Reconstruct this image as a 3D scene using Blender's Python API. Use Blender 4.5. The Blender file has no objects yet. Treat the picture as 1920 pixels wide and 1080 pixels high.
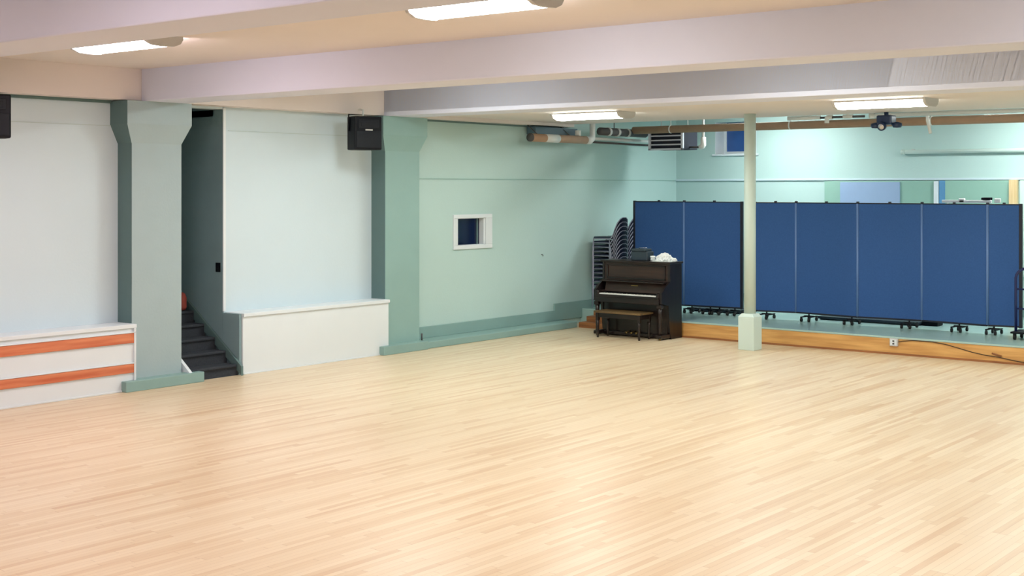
import bpy, bmesh, math, random
from mathutils import Vector, Matrix
random.seed(7)
scn = bpy.context.scene
COL = scn.collection

# ------------------------------------------------------------------ materials
def lin(c):
    return tuple((v / 255 / 12.92) if v / 255 <= 0.04045 else ((v / 255 + 0.055) / 1.055) ** 2.4 for v in c) + (1.0,)

def mat(name, rgb, rough=0.6, metal=0.0, var=0.06, scale=6.0, bump=0.0, bscale=60.0, coat=0.0, spec=0.5):
    m = bpy.data.materials.new(name)
    m.use_nodes = True
    nt = m.node_tree
    b = nt.nodes['Principled BSDF']
    b.inputs['Roughness'].default_value = rough
    b.inputs['Metallic'].default_value = metal
    b.inputs['Coat Weight'].default_value = coat
    b.inputs['Specular IOR Level'].default_value = spec
    tc = nt.nodes.new('ShaderNodeTexCoord')
    nz = nt.nodes.new('ShaderNodeTexNoise')
    nz.inputs['Scale'].default_value = scale
    nz.inputs['Detail'].default_value = 5
    nt.links.new(tc.outputs['Object'], nz.inputs['Vector'])
    mx = nt.nodes.new('ShaderNodeMix')
    mx.data_type = 'RGBA'
    c = lin(rgb)
    mx.inputs['A'].default_value = tuple(v * (1 - var) for v in c[:3]) + (1,)
    mx.inputs['B'].default_value = tuple(min(1, v * (1 + var)) for v in c[:3]) + (1,)
    nt.links.new(nz.outputs['Fac'], mx.inputs['Factor'])
    nt.links.new(mx.outputs['Result'], b.inputs['Base Color'])
    if bump:
        n2 = nt.nodes.new('ShaderNodeTexNoise')
        n2.inputs['Scale'].default_value = bscale
        n2.inputs['Detail'].default_value = 4
        nt.links.new(tc.outputs['Object'], n2.inputs['Vector'])
        bp = nt.nodes.new('ShaderNodeBump')
        bp.inputs['Strength'].default_value = bump
        bp.inputs['Distance'].default_value = 0.01
        nt.links.new(n2.outputs['Fac'], bp.inputs['Height'])
        nt.links.new(bp.outputs['Normal'], b.inputs['Normal'])
    return m

def emat(name, rgb, strength):
    m = bpy.data.materials.new(name)
    m.use_nodes = True
    b = m.node_tree.nodes['Principled BSDF']
    b.inputs['Base Color'].default_value = lin((240, 240, 240))
    b.inputs['Emission Color'].default_value = tuple(rgb) + (1,)
    b.inputs['Emission Strength'].default_value = strength
    return m

def glass_mat(name, rgb):
    m = mat(name, rgb, rough=0.08, var=0.25, scale=3)
    return m

def wood_floor(name, cols, row=0.057, length=1.25, rough=0.32):
    """strip boards running along X: each board its own tone, dark joints, grain stretched along the board"""
    m = bpy.data.materials.new(name)
    m.use_nodes = True
    nt = m.node_tree
    N, L = nt.nodes, nt.links
    b = N['Principled BSDF']
    tc = N.new('ShaderNodeTexCoord')
    sp = N.new('ShaderNodeSeparateXYZ')
    L.new(tc.outputs['Object'], sp.inputs[0])
    def math_(op, a, c=None):
        n = N.new('ShaderNodeMath')
        n.operation = op
        for i, v in enumerate((a, c)):
            if v is None:
                continue
            if isinstance(v, (int, float)):
                n.inputs[i].default_value = v
            else:
                L.new(v, n.inputs[i])
        return n.outputs[0]
    ry = math_('DIVIDE', sp.outputs['Y'], row)
    ri = math_('FLOOR', ry)
    rf = math_('FRACT', ry)
    wn = N.new('ShaderNodeTexWhiteNoise')
    wn.noise_dimensions = '1D'
    L.new(ri, wn.inputs['W'])
    sh = math_('MULTIPLY', wn.outputs['Value'], 17.3)
    bx = math_('ADD', math_('DIVIDE', sp.outputs['X'], length), sh)
    bi = math_('FLOOR', bx)
    bf = math_('FRACT', bx)
    cb = N.new('ShaderNodeCombineXYZ')
    L.new(bi, cb.inputs[0]); L.new(ri, cb.inputs[1])
    w2 = N.new('ShaderNodeTexWhiteNoise')
    w2.noise_dimensions = '2D'
    L.new(cb.outputs[0], w2.inputs['Vector'])
    # a slow drift of tone over neighbouring boards, long along the grain
    mp = N.new('ShaderNodeMapping')
    mp.inputs['Scale'].default_value = (0.35, 4.5, 1)
    L.new(tc.outputs['Object'], mp.inputs['Vector'])
    nz = N.new('ShaderNodeTexNoise')
    nz.inputs['Scale'].default_value = 1.6
    nz.inputs['Detail'].default_value = 6
    nz.inputs['Roughness'].default_value = 0.65
    L.new(mp.outputs[0], nz.inputs['Vector'])
    f = math_('ADD', math_('MULTIPLY', w2.outputs['Value'], 0.4), math_('MULTIPLY', nz.outputs['Fac'], 0.65))
    cr = N.new('ShaderNodeValToRGB')
    cr.color_ramp.elements[0].position = 0.12
    cr.color_ramp.elements[0].color = lin(cols[0])
    cr.color_ramp.elements[1].position = 0.85
    cr.color_ramp.elements[1].color = lin(cols[2])
    e = cr.color_ramp.elements.new(0.42)
    e.color = lin(cols[1])
    L.new(f, cr.inputs[0])
    # joints
    j1 = math_('LESS_THAN', rf, 0.035)
    j2 = math_('LESS_THAN', bf, 0.003)
    j = math_('MAXIMUM', j1, j2)
    mx = N.new('ShaderNodeMix')
    mx.data_type = 'RGBA'
    L.new(math_('MULTIPLY', j, 0.5), mx.inputs['Factor'])
    L.new(cr.outputs[0], mx.inputs['A'])
    mx.inputs['B'].default_value = lin((150, 105, 70))
    L.new(mx.outputs['Result'], b.inputs['Base Color'])
    rr = math_('ADD', math_('MULTIPLY', nz.outputs['Fac'], 0.12), rough - 0.06)
    L.new(rr, b.inputs['Roughness'])
    b.inputs['Specular IOR Level'].default_value = 0.3
    b.inputs['Coat Weight'].default_value = 0.0
    b.inputs['Coat Roughness'].default_value = 0.3
    return m

def wood(name, a, c, rough=0.4, axis='X', scale=2.0):
    m = bpy.data.materials.new(name)
    m.use_nodes = True
    nt = m.node_tree
    b = nt.nodes['Principled BSDF']
    b.inputs['Roughness'].default_value = rough
    tc = nt.nodes.new('ShaderNodeTexCoord')
    mp = nt.nodes.new('ShaderNodeMapping')
    s = {'X': (1, 14, 14), 'Y': (14, 1, 14), 'Z': (14, 14, 1)}[axis]
    mp.inputs['Scale'].default_value = s
    nt.links.new(tc.outputs['Object'], mp.inputs['Vector'])
    nz = nt.nodes.new('ShaderNodeTexNoise')
    nz.inputs['Scale'].default_value = scale
    nz.inputs['Detail'].default_value = 6
    nt.links.new(mp.outputs[0], nz.inputs['Vector'])
    cr = nt.nodes.new('ShaderNodeValToRGB')
    cr.color_ramp.elements[0].position = 0.3
    cr.color_ramp.elements[0].color = lin(a)
    cr.color_ramp.elements[1].position = 0.7
    cr.color_ramp.elements[1].color = lin(c)
    nt.links.new(nz.outputs['Fac'], cr.inputs[0])
    nt.links.new(cr.outputs[0], b.inputs['Base Color'])
    return m

M = {}
M['wall'] = mat('mint_wall_paint', (184, 211, 208), 0.6, var=0.03, scale=1.2, bump=0.15, bscale=35)
M['wall_pale'] = mat('brightened_wall_paint', (202, 219, 227), 0.6, var=0.02, scale=1.5, bump=0.1, bscale=30)  # mint wall paint made paler, carrying the brighter light in its colour
M['white_paint'] = mat('white_joinery_paint', (221, 229, 234), 0.45, var=0.02, scale=3)
M['beam'] = mat('beam_white_paint', (216, 220, 236), 0.65, var=0.02, scale=2, bump=0.1, bscale=25)
M['ceiling'] = mat('ceiling_white_paint', (224, 216, 212), 0.7, var=0.02, scale=2, bump=0.1, bscale=25)
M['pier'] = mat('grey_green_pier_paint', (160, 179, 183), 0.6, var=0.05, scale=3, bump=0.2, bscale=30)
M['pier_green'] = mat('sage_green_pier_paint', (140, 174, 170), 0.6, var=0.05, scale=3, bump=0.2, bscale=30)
M['pier_dark'] = mat('dark_teal_grey', (94, 120, 120), 0.6, var=0.06, scale=3, bump=0.2, bscale=30)
M['shade_block'] = mat('blue_grey_shade', (84, 108, 122), 0.6, var=0.1)
M['seam_pale'] = mat('pale_joint_paint', (186, 204, 206), 0.6, var=0.03)
M['seam'] = mat('wall_joint_paint', (150, 184, 178), 0.6, var=0.03)
M['recess'] = mat('shaded_stairwell_paint', (130, 156, 162), 0.65, var=0.08, scale=3, bump=0.2, bscale=30)  # darker than the walls: recess shade put into the colour
M['curb'] = mat('teal_curb_paint', (134, 166, 162), 0.5, var=0.06, scale=4, bump=0.15, bscale=30)
M['stage'] = mat('mint_stage_paint', (166, 196, 191), 0.25, var=0.08, scale=2, bump=0.05, bscale=20)
M['floor'] = wood_floor('maple_strip_floor', ((198, 159, 119), (218, 195, 161), (231, 214, 185)))
M['riser'] = wood('golden_wood_riser', (194, 142, 80), (224, 176, 108), 0.4, 'Y', 1.5)
M['step_wood'] = wood('brown_step_wood', (134, 84, 48), (170, 112, 66), 0.45, 'Y', 1.5)
M['rail_wood'] = wood('orange_varnished_wood', (190, 92, 58), (222, 142, 102), 0.35, 'X', 0.9)
M['piano'] = wood('dark_walnut_stain', (22, 15, 15), (40, 27, 24), 0.28, 'Y', 1.2)
M['piano_panel'] = wood('walnut_panel', (38, 26, 22), (60, 40, 32), 0.3, 'Y', 1.2)
M['piano_side'] = wood('dark_walnut_side', (20, 14, 16), (32, 23, 24), 0.3, 'Z', 1.2)
M['bench_top'] = wood('worn_bench_wood', (84, 66, 44), (124, 98, 62), 0.3, 'Y', 1.0)
M['ivory'] = mat('ivory_keys', (235, 235, 228), 0.3, var=0.02)
M['ebony'] = mat('black_keys', (15, 15, 17), 0.3)
M['brass'] = mat('dull_brass', (150, 125, 75), 0.35, metal=0.8)
M['steel'] = mat('chrome_steel', (190, 192, 198), 0.22, metal=1.0)
M['black'] = mat('black_plastic', (11, 14, 22), 0.5, var=0.2, spec=0.2)
M['black_cloth'] = mat('black_speaker_grille', (14, 20, 28), 0.6, var=0.4, scale=80, spec=0.3)
M['blue'] = mat('navy_blue_panel_fabric', (60, 96, 154), 0.85, var=0.16, scale=45, bump=0.3, bscale=220, spec=0.15)
M['blue_hinge'] = mat('blue_hinge_vinyl', (104, 136, 188), 0.55, var=0.05)
M['blue_dark'] = mat('dark_navy_trim', (10, 16, 34), 0.5, var=0.1)
M['navy_cushion'] = mat('navy_chair_vinyl', (20, 30, 54), 0.5, var=0.2, scale=20)
M['chair_frame'] = mat('chair_chrome_frame', (158, 160, 178), 0.3, metal=0.35, var=0.03)
M['rubber'] = mat('black_rubber', (18, 18, 18), 0.7)
M['grey_metal'] = mat('grey_painted_metal', (198, 198, 198), 0.45, var=0.04)
M['pipe_brown'] = mat('brown_pipe_insulation', (168, 138, 114), 0.7, var=0.12, scale=8, bump=0.3, bscale=30)
M['pipe_white'] = mat('white_pipe_paint', (222, 224, 222), 0.45, var=0.03)
M['tube_pale'] = mat('pale_mint_tube', (206, 224, 218), 0.5, var=0.02)
M['pipe_dark'] = mat('dark_pipe_paint', (76, 74, 76), 0.6, var=0.1)
M['window_glass'] = glass_mat('dark_night_glass', (14, 26, 58))
M['window_blue'] = glass_mat('blue_window_glass', (52, 92, 160))
M['vent_dark'] = mat('dark_duct_interior', (22, 28, 44), 0.8)
M['vent_white'] = mat('white_grille_metal', (205, 210, 222), 0.4, var=0.02)
M['post'] = mat('pale_mint_post_paint', (204, 222, 214), 0.45, var=0.02, scale=3)
M['carpet'] = mat('charcoal_stair_carpet', (60, 64, 70), 0.95, var=0.3, scale=60, bump=0.5, bscale=150, spec=0.1)
M['red'] = mat('red_cloth', (168, 76, 66), 0.7, var=0.15)
M['white_plastic'] = mat('white_plastic_bag', (236, 240, 240), 0.5, var=0.03)
M['paper'] = mat('white_paper', (226, 232, 230), 0.7, var=0.02)
M['box_dark'] = mat('dark_green_grey_case', (44, 58, 68), 0.55, var=0.15)
M['board_green'] = mat('sage_board_paint', (146, 186, 172), 0.6, var=0.05)
M['board_lilac'] = mat('lilac_blue_board', (154, 178, 212), 0.45, var=0.04)
M['board_blue'] = mat('blue_strip_paint', (96, 152, 196), 0.5, var=0.05)
M['board_pale'] = mat('pale_mint_board', (204, 228, 222), 0.5, var=0.03)
M['timber'] = wood('pale_timber', (206, 176, 128), (232, 208, 164), 0.5, 'Z', 1.2)
M['device'] = mat('dark_blue_device', (30, 50, 84), 0.4, var=0.2)
M['cable'] = mat('dark_brown_cable', (58, 44, 32), 0.6)
M['cart_blue'] = mat('deep_blue_tube_paint', (26, 34, 84), 0.4, var=0.1)
# tubes of the two halves of the hall differ in tint
M['lens_warm'] = emat('lamp_lens_warm_white', (1.0, 0.95, 0.93), 30.0)
M['lens_pink'] = emat('lamp_lens_pinkish_white', (1.0, 0.83, 0.88), 32.0)
M['lens_cool'] = emat('lamp_lens_cool_white', (0.96, 1.0, 0.94), 27.0)
M['lens_stage'] = emat('lamp_lens_stage_white', (0.94, 1.0, 0.97), 42.0)

# ------------------------------------------------------------------ mesh helper
class MB:
    """collects solids in room coordinates; build() links them as one mesh object"""
    def __init__(self):
        self.bm = bmesh.new()
        self.mats = []
        self.cur = 0
    def use(self, m):
        if m not in self.mats:
            self.mats.append(m)
        self.cur = self.mats.index(m)
        return self
    def _merge(self, t, smooth=False):
        for f in t.faces:
            f.material_index = self.cur
            f.smooth = smooth
        me = bpy.data.meshes.new('tmp')
        t.to_mesh(me)
        t.free()
        self.bm.from_mesh(me)
        bpy.data.meshes.remove(me)
        return self
    def box(self, lo, hi, bevel=0.0, seg=2, rot=None, smooth=False):
        t = bmesh.new()
        c = [(a + b) / 2 for a, b in zip(lo, hi)]
        s = [abs(b - a) for a, b in zip(lo, hi)]
        bmesh.ops.create_cube(t, size=1.0)
        bmesh.ops.scale(t, vec=s, verts=t.verts)
        if bevel:
            bmesh.ops.bevel(t, geom=list(t.edges), offset=min(bevel, min(s) * 0.45), segments=seg, affect='EDGES', profile=0.5)
        if rot is not None:
            bmesh.ops.rotate(t, cent=(0, 0, 0), matrix=rot, verts=t.verts)
        bmesh.ops.translate(t, vec=c, verts=t.verts)
        return self._merge(t, smooth)
    def hexa(self, p):
        """eight corners: bottom ring then top ring"""
        t = bmesh.new()
        v = [t.verts.new(q) for q in p]
        for f in ((3, 2, 1, 0), (4, 5, 6, 7), (0, 1, 5, 4), (1, 2, 6, 5), (2, 3, 7, 6), (3, 0, 4, 7)):
            t.faces.new([v[i] for i in f])
        bmesh.ops.recalc_face_normals(t, faces=t.faces)
        return self._merge(t)
    def prism(self, poly, axis, a, b, bevel=0.0):
        """polygon of 2-D points extruded along an axis; X: (y,z)  Y: (x,z)  Z: (x,y)"""
        t = bmesh.new()
        def P(u, w, k):
            return {'X': (k, u, w), 'Y': (u, k, w), 'Z': (u, w, k)}[axis]
        va = [t.verts.new(P(u, w, a)) for u, w in poly]
        vb = [t.verts.new(P(u, w, b)) for u, w in poly]
        n = len(poly)
        t.faces.new(va); t.faces.new(vb[::-1])
        for i in range(n):
            t.faces.new((va[i], vb[i], vb[(i + 1) % n], va[(i + 1) % n]))
        bmesh.ops.recalc_face_normals(t, faces=t.faces)
        if bevel:
            bmesh.ops.bevel(t, geom=list(t.edges), offset=bevel, segments=2, affect='EDGES', profile=0.5)
        return self._merge(t)
    def tube(self, pts, r, n=10, caps=True):
        pts = [Vector(p) for p in pts]
        t = bmesh.new()
        rings = []
        up = None
        for i, p in enumerate(pts):
            d = ((pts[i] - pts[i - 1]).normalized() if i else Vector()) + ((pts[i + 1] - pts[i]).normalized() if i < len(pts) - 1 else Vector())
            d.normalize()
            if up is None:
                up = Vector((0, 0, 1)) if abs(d.z) < 0.9 else Vector((1, 0, 0))
            a = d.cross(up).normalized()
            c = a.cross(d).normalized()
            up = c
            rr = r[i] if isinstance(r, (list, tuple)) else r
            rings.append([t.verts.new(p + (a * math.cos(2 * math.pi * k / n) + c * math.sin(2 * math.pi * k / n)) * rr) for k in range(n)])
        for A, B in zip(rings, rings[1:]):
            for k in range(n):
                t.faces.new((A[k], A[(k + 1) % n], B[(k + 1) % n], B[k]))
        if caps:
            t.faces.new(rings[0][::-1]); t.faces.new(rings[-1])
        bmesh.ops.recalc_face_normals(t, faces=t.faces)
        return self._merge(t, True)
    def lathe(self, prof, origin, n=20):
        """(radius, z) profile around a vertical axis"""
        return self.tube([(origin[0], origin[1], origin[2] + z) for _, z in prof], [r for r, _ in prof], n)
    def build(self, name, m=None, parent=None, origin=None):
        me = bpy.data.meshes.new(name)
        off = Vector(origin) if origin is not None else (parent_base(parent) if parent is not None else Vector())
        bmesh.ops.translate(self.bm, vec=-off, verts=self.bm.verts)
        self.bm.to_mesh(me)
        self.bm.free()
        mats = self.mats or [m]
        for q in mats:
            me.materials.append(q)
        o = bpy.data.objects.new(name, me)
        COL.objects.link(o)
        if parent is not None:
            o.parent = parent
        if origin is not None:
            o.location = origin
        return o

BASE = {}
def parent_base(p):
    v = Vector()
    while p is not None:
        v += p.location
        p = p.parent
    return v

def thing(name, label, cat, loc, group=None):
    o = bpy.data.objects.new(name, None)
    o.empty_display_size = 0.1
    COL.objects.link(o)
    o.location = loc
    o['label'] = label
    o['category'] = cat
    if group:
        o['group'] = group
    return o

def tag(o, label, cat, group=None):
    o['label'] = label
    o['category'] = cat
    if group:
        o['group'] = group
    return o

def struct(o, label=None, cat=None):
    o['kind'] = 'structure'
    if label:
        o['label'] = label
    if cat:
        o['category'] = cat
    return o

def dup(o, parent=None):
    c = o.copy()
    COL.objects.link(c)
    if parent is not None:
        c.parent = parent
    for ch in list(o.children):
        dup(ch, c)
    return c

def rotz(a):
    return Matrix.Rotation(a, 3, 'Z')

# ------------------------------------------------------------------ room shell
X0, X1 = -2.6, 24.0          # rear wall / back wall of the stage
Y0, YW = -2.4, 14.6          # right wall / left wall
YP, YB = 14.3, 14.22         # pier faces / bench faces
ZB, ZC, ZL = 3.715, 4.13, 3.78
XS, ZS = 19.64, 0.28         # stage front and height
XE = 19.9                    # edge where the low ceiling ends

struct(MB().box((X0, Y0, -0.1), (20.6, YW, 0)).build('floor', M['floor']), 'pale strip wood dance floor', 'floor')

# left wall with the stair opening (x 10.95..11.86)
w = MB()
w.box((X0, YW, 0), (10.95, YW + 0.2, ZC))
w.box((11.875, YW, 0), (15.2, YW + 0.2, ZC))
w.box((10.95, YW, ZB - 0.02), (11.86, YW + 0.2, ZC))
struct(w.build('wall_left', M['wall_pale']), 'wall between the grey piers, bright light painted into its pale colour', 'wall')
w = MB()      # mint bay beside the piano, with an opening for the little window
wx0, wx1, wz0, wz1 = 16.86, 17.62, 1.605, 2.07
w.box((15.2, YW, 0), (wx0, YW + 0.2, ZC))
w.box((wx1, YW, 0), (X1, YW + 0.2, ZC))
w.box((wx0, YW, 0), (wx1, YW + 0.2, wz0))
w.box((wx0, YW, wz1), (wx1, YW + 0.2, ZC))
struct(w.build('wall_left', M['wall']), 'mint green wall behind the piano', 'wall')

# back wall with window opening
bx0, bx1, bz0 = 12.70, 13.66, 3.29
w = MB()
w.box((X1, Y0, 0), (X1 + 0.5, YW + 0.2, bz0))
w.box((X1, Y0, bz0), (X1 + 0.5, bx0, ZC + 0.1))
w.box((X1, bx1, bz0), (X1 + 0.5, YW + 0.2, ZC + 0.1))
w.box((X1, bx0, 3.95), (X1 + 0.5, bx1, ZC + 0.1))
struct(w.build('wall_back', M['wall']), 'mint wall at the back of the stage', 'wall')
struct(MB().box((X0, Y0 - 0.2, 0), (X1 + 0.5, Y0, ZC + 0.1)).build('wall_right', M['wall_pale']), 'wall on the right out of the picture', 'wall')
struct(MB().box((X0 - 0.2, Y0 - 0.2, 0), (X0, YW + 0.2, ZC + 0.1)).build('wall_rear', M['wall_pale']), 'wall behind the viewer', 'wall')

c = MB()
c.box((X0, Y0, ZC), (14.8, YW + 0.2, ZC + 0.1))
c.box((14.8, Y0, ZL), (XE, YW + 0.2, ZC + 0.1))
c.box((XE, Y0, ZC), (X1 + 0.5, YW + 0.2, ZC + 0.1))
struct(c.build('ceiling', M['ceiling']), 'white plaster ceiling between the beams', 'ceiling')

BEAMS = ((0.84, 1.42), (5.45, 6.05), (10.30, 10.92), (14.80, 15.42))
for a, b in BEAMS:
    o = MB().box((a, Y0, ZB), (b, YP + 0.02, ZC + 0.05), 0.012).build('ceiling_beam', M['beam'])
    struct(o, 'white ceiling beam crossing the hall', 'beam')
o = MB().box((X0, YP + 0.02, ZB + 0.01), (XE, YW + 0.02, ZC + 0.05)).build('ceiling_beam', M['ceiling'])
struct(o, 'white beam running along the top of the left wall', 'beam')
# dark strips painting in the shadow line under that beam, and the fine board joints in the walls
struct(MB().box((X0, YW - 0.035, ZB - 0.028), (10.02, YW, ZB + 0.012)).build('shadow_line_1', M['pier_dark']))
struct(MB().box((15.7, YW - 0.035, ZB - 0.02), (XE, YW, ZB + 0.012)).build('shadow_line_2', M['pier_dark']))
struct(MB().box((15.6, YW - 0.010, 2.735), (X1, YW, 2.75)).build('trim_3', M['seam']))
struct(MB().box((X1 - 0.035, Y0, 2.735), (X1, YW, 2.775), 0.006).build('trim_4', M['wall_pale']))
struct(MB().box((6.2, YW - 0.006, 3.392), (10.1, YW, 3.402)).build('trim_5', M['seam_pale']))
struct(MB().box((11.95, YW - 0.006, 3.392), (14.8, YW, 3.402)).build('trim_6', M['seam_pale']))
struct(MB().box((11.852, YW - 0.02, 0.86), (11.90, YW + 0.002, ZB), 0.005).build('trim_7', M['white_paint']))

# ---- piers on the left wall: tapering capital, shaft, low plinth
def pier(x0, x1, front, side, label, right):
    o = MB()
    zt0, zt1 = 3.17, 3.42
    o.use(front)
    fl = 0.115
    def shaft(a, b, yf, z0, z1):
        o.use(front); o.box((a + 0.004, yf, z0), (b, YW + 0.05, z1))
        o.use(side); o.box((a, yf + 0.004, z0), (a + 0.02, YW + 0.05, z1))  # side face in a darker teal grey than the front
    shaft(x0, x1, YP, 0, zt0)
    o.use(front)
    o.hexa([(x0, YP, zt0), (x1, YP, zt0), (x1, YW + .05, zt0), (x0, YW + .05, zt0),
            (x0 - fl, YP - .07, zt1), (x1 + fl, YP - .07, zt1), (x1 + fl, YW + .05, zt1), (x0 - fl, YW + .05, zt1)])
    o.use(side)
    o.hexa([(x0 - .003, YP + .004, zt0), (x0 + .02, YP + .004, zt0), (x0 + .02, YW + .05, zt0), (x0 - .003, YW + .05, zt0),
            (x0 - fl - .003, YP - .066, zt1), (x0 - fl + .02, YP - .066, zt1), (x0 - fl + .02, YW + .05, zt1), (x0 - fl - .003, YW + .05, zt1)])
    shaft(x0 - fl, x1 + fl, YP - .07, zt1, ZB)
    o = o.build('pier', None)
    struct(o, label, 'pier')
    p = MB().box((x0 - 0.21, 14.12, 0), (right, YP + 0.05, 0.135), 0.008).build('plinth', M['curb'], o)
    return o
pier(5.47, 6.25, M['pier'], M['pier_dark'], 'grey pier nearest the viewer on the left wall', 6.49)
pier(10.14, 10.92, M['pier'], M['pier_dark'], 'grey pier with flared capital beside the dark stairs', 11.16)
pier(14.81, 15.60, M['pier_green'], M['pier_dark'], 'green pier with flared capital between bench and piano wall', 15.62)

# low curb and baseboard along the mint bay
cb = MB()
cb.box((15.5, 14.17, 0), (XS + 0.15, YW, 0.11), 0.01)
struct(cb.build('baseboard_curb', M['curb']), 'low teal curb at the foot of the mint wall', 'curb')
bb = MB()
bb.box((15.6, YW - 0.035, 0.11), (XS, YW, 0.30), 0.006)
bb.box((XS - 0.02, YW - 0.035, 0.11), (X1, YW, 0.43), 0.006)
struct(bb.build('baseboard_left', M['curb']), 'teal stepped baseboard on the mint wall', 'baseboard')
struct(MB().box((X1 - 0.03, Y0, ZS), (X1, YW, 0.43), 0.006).build('baseboard_back', M['curb']))

# ---- stage: mint top, golden riser, notch at the left for the little steps
st = MB()
st.prism([(XS + 0.02, Y0), (X1, Y0), (X1, YW), (20.5, YW), (20.5, 13.28), (XS + 0.02, 13.28)], 'Z', 0, ZS - 0.03)
so = struct(st.build('stage', M['stage']), 'low mint green stage behind the dance floor', 'stage')
sf = MB().prism([(XS - 0.02, Y0), (X1, Y0), (X1, YW), (20.5, YW), (20.5, 13.28), (XS - 0.02, 13.28)], 'Z', ZS - 0.03, ZS, 0.004)
sf.build('stage_floor', M['stage'], so)
MB().box((XS - 0.012, Y0, 0), (XS + 0.02, 13.28, ZS - 0.03)).build('riser', M['riser'], so)
MB().box((XS - 0.03, Y0, 0), (XS - 0.012, 13.28, 0.03)).build('floor_strip', M['step_wood'], so)

# brown wooden steps at the stage corner
t = thing('wooden_steps', 'small brown wooden steps up to the stage left of the piano', 'steps', (20.1, 13.75, 0))
MB().box((19.80, 13.30, 0), (20.49, 14.15, 0.10), 0.006).build('step', M['step_wood'], t)
MB().box((20.05, 13.30, 0.10), (20.49, 14.15, 0.19), 0.006).build('step', M['step_wood'], t)
MB().box((20.28, 13.30, 0.19), (20.49, 14.15, 0.275), 0.006).build('step', M['step_wood'], t)

# ------------------------------------------------------------------ stairwell in the left wall
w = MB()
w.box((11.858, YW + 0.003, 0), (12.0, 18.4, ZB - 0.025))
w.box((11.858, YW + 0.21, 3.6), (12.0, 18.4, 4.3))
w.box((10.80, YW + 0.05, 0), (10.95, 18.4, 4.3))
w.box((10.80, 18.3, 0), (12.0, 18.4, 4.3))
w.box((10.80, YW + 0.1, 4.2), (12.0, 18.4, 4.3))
struct(w.build('wall_stairwell', M['recess']), 'stair recess walls with shade painted into their grey', 'wall')
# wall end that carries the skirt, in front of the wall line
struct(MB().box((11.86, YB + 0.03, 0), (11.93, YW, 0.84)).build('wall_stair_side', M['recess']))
t = thing('staircase', 'dark carpeted stairs rising into the recess beside the grey pier', 'stairs', (11.4, 14.3, 0))
rise, run, y0 = 0.172, 0.235, 14.26
for i in range(14):
    ya, zb = y0 + i * run, (i + 1) * rise - 0.02
    s = MB()
    s.box((10.97, ya, 0 if i == 0 else zb - rise - 0.02), (11.84, ya + run + 0.05, zb), 0.0)
    s.box((10.97, ya - 0.03, zb - 0.035), (11.80, ya + run, zb + 0.005), 0.012)
    s.build('step', M['carpet'], t)
L_ = 14 * run
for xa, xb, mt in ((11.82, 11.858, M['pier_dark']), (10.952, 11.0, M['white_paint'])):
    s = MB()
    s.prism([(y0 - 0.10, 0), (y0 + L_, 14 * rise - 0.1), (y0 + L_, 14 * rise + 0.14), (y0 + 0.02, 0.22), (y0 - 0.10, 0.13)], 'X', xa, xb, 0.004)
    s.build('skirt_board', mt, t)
# light switch on the recess wall
t = thing('light_switch', 'small black switch plate on the dark recess wall', 'switch', (11.86, 14.695, 1.41))
MB().box((11.845, 14.65, 1.41), (11.862, 14.745, 1.54), 0.004).build('switch_plate', M['black'], t)
MB().box((11.836, 14.68, 1.455), (11.846, 14.715, 1.495), 0.003).build('toggle', M['black'], t)
# small red thing lying on the stairs
s = MB()
s.lathe([(0.0, 0), (0.045, 0.006), (0.062, 0.05), (0.058, 0.12), (0.06, 0.18), (0.04, 0.235), (0.012, 0.255), (0.0, 0.26)], (11.70, 15.30, 0.845), 14)
tag(s.build('cloth_bag', M['red'], None, (11.715, 15.29, 0.845)), 'small red bundle lying on the dark stairs beside the pier', 'bag')

# ------------------------------------------------------------------ built-in wall benches
def bench(x0, x1, label, rails):
    t = thing('wall_bench', label, 'bench', ((x0 + x1) / 2, YB + 0.15, 0), 'built-in benches along the left wall')
    MB().box((x0, YB, 0), (x1, YW, 0.80), 0.004).build('bench_box', M['white_paint'], t)
    MB().box((x0 - 0.0, YB - 0.022, 0.80), (x1 + 0.012, YW, 0.85), 0.006).build('seat', M['white_paint'], t)
    MB().box((x0, YB - 0.014, 0), (x1 - 0.18, YB, 0.022), 0.003).build('kick_strip', M['white_paint'], t)
    if rails:
        for z0, z1 in ((0.612, 0.738), (0.232, 0.346)):
            MB().box((x0 + 0.02, YB - 0.02, z0), (x1 - 0.02, YB, z1), 0.005).build('rail', M['rail_wood'], t)
            MB().box((x0, YB - 0.026, z1 + 0.002), (x1, YB, z1 + 0.016), 0.003).build('bead', M['white_paint'], t)
        MB().box((x1 - 0.03, YB - 0.026, 0.0), (x1, YB, 0.80), 0.003).build('edge_trim', M['white_paint'], t)
    return t
bench(6.25, 10.135, 'white built-in bench with two orange wood rails at far left', True)
bench(11.90, 14.805, 'plain white built-in bench between the stairs and green pier', False)

# ------------------------------------------------------------------ windows
wn = MB()
fr = 0.10
for a, b in (((16.76, YW - 0.03, 1.54), (17.79, YW + 0.01, 1.606)), ((16.76, YW - 0.03, 2.07), (17.79, YW + 0.01, 2.135)),
             ((16.76, YW - 0.03, 1.606), (16.865, YW + 0.01, 2.07)), ((17.615, YW - 0.03, 1.606), (17.79, YW + 0.01, 2.07))):
    wn.box(a, b, 0.006)
for a, b in (((16.86, YW, 1.605), (16.90, YW + 0.16, 2.07)), ((17.58, YW, 1.605), (17.62, YW + 0.16, 2.07)),
             ((16.86, YW, 1.59), (17.62, YW + 0.16, 1.612)), ((16.86, YW, 2.062), (17.62, YW + 0.16, 2.08))):
    wn.box(a, b)
o = struct(wn.build('window_1', M['white_paint']), 'small dark window in a white frame on the mint wall', 'window')
MB().box((16.88, YW + 0.10, 1.605), (17.60, YW + 0.115, 2.07)).build('pane', M['window_glass'], o)
MB().box((17.50, YW + 0.085, 1.61), (17.53, YW + 0.10, 2.065)).build('sash_bar', M['pier_dark'], o)

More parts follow.
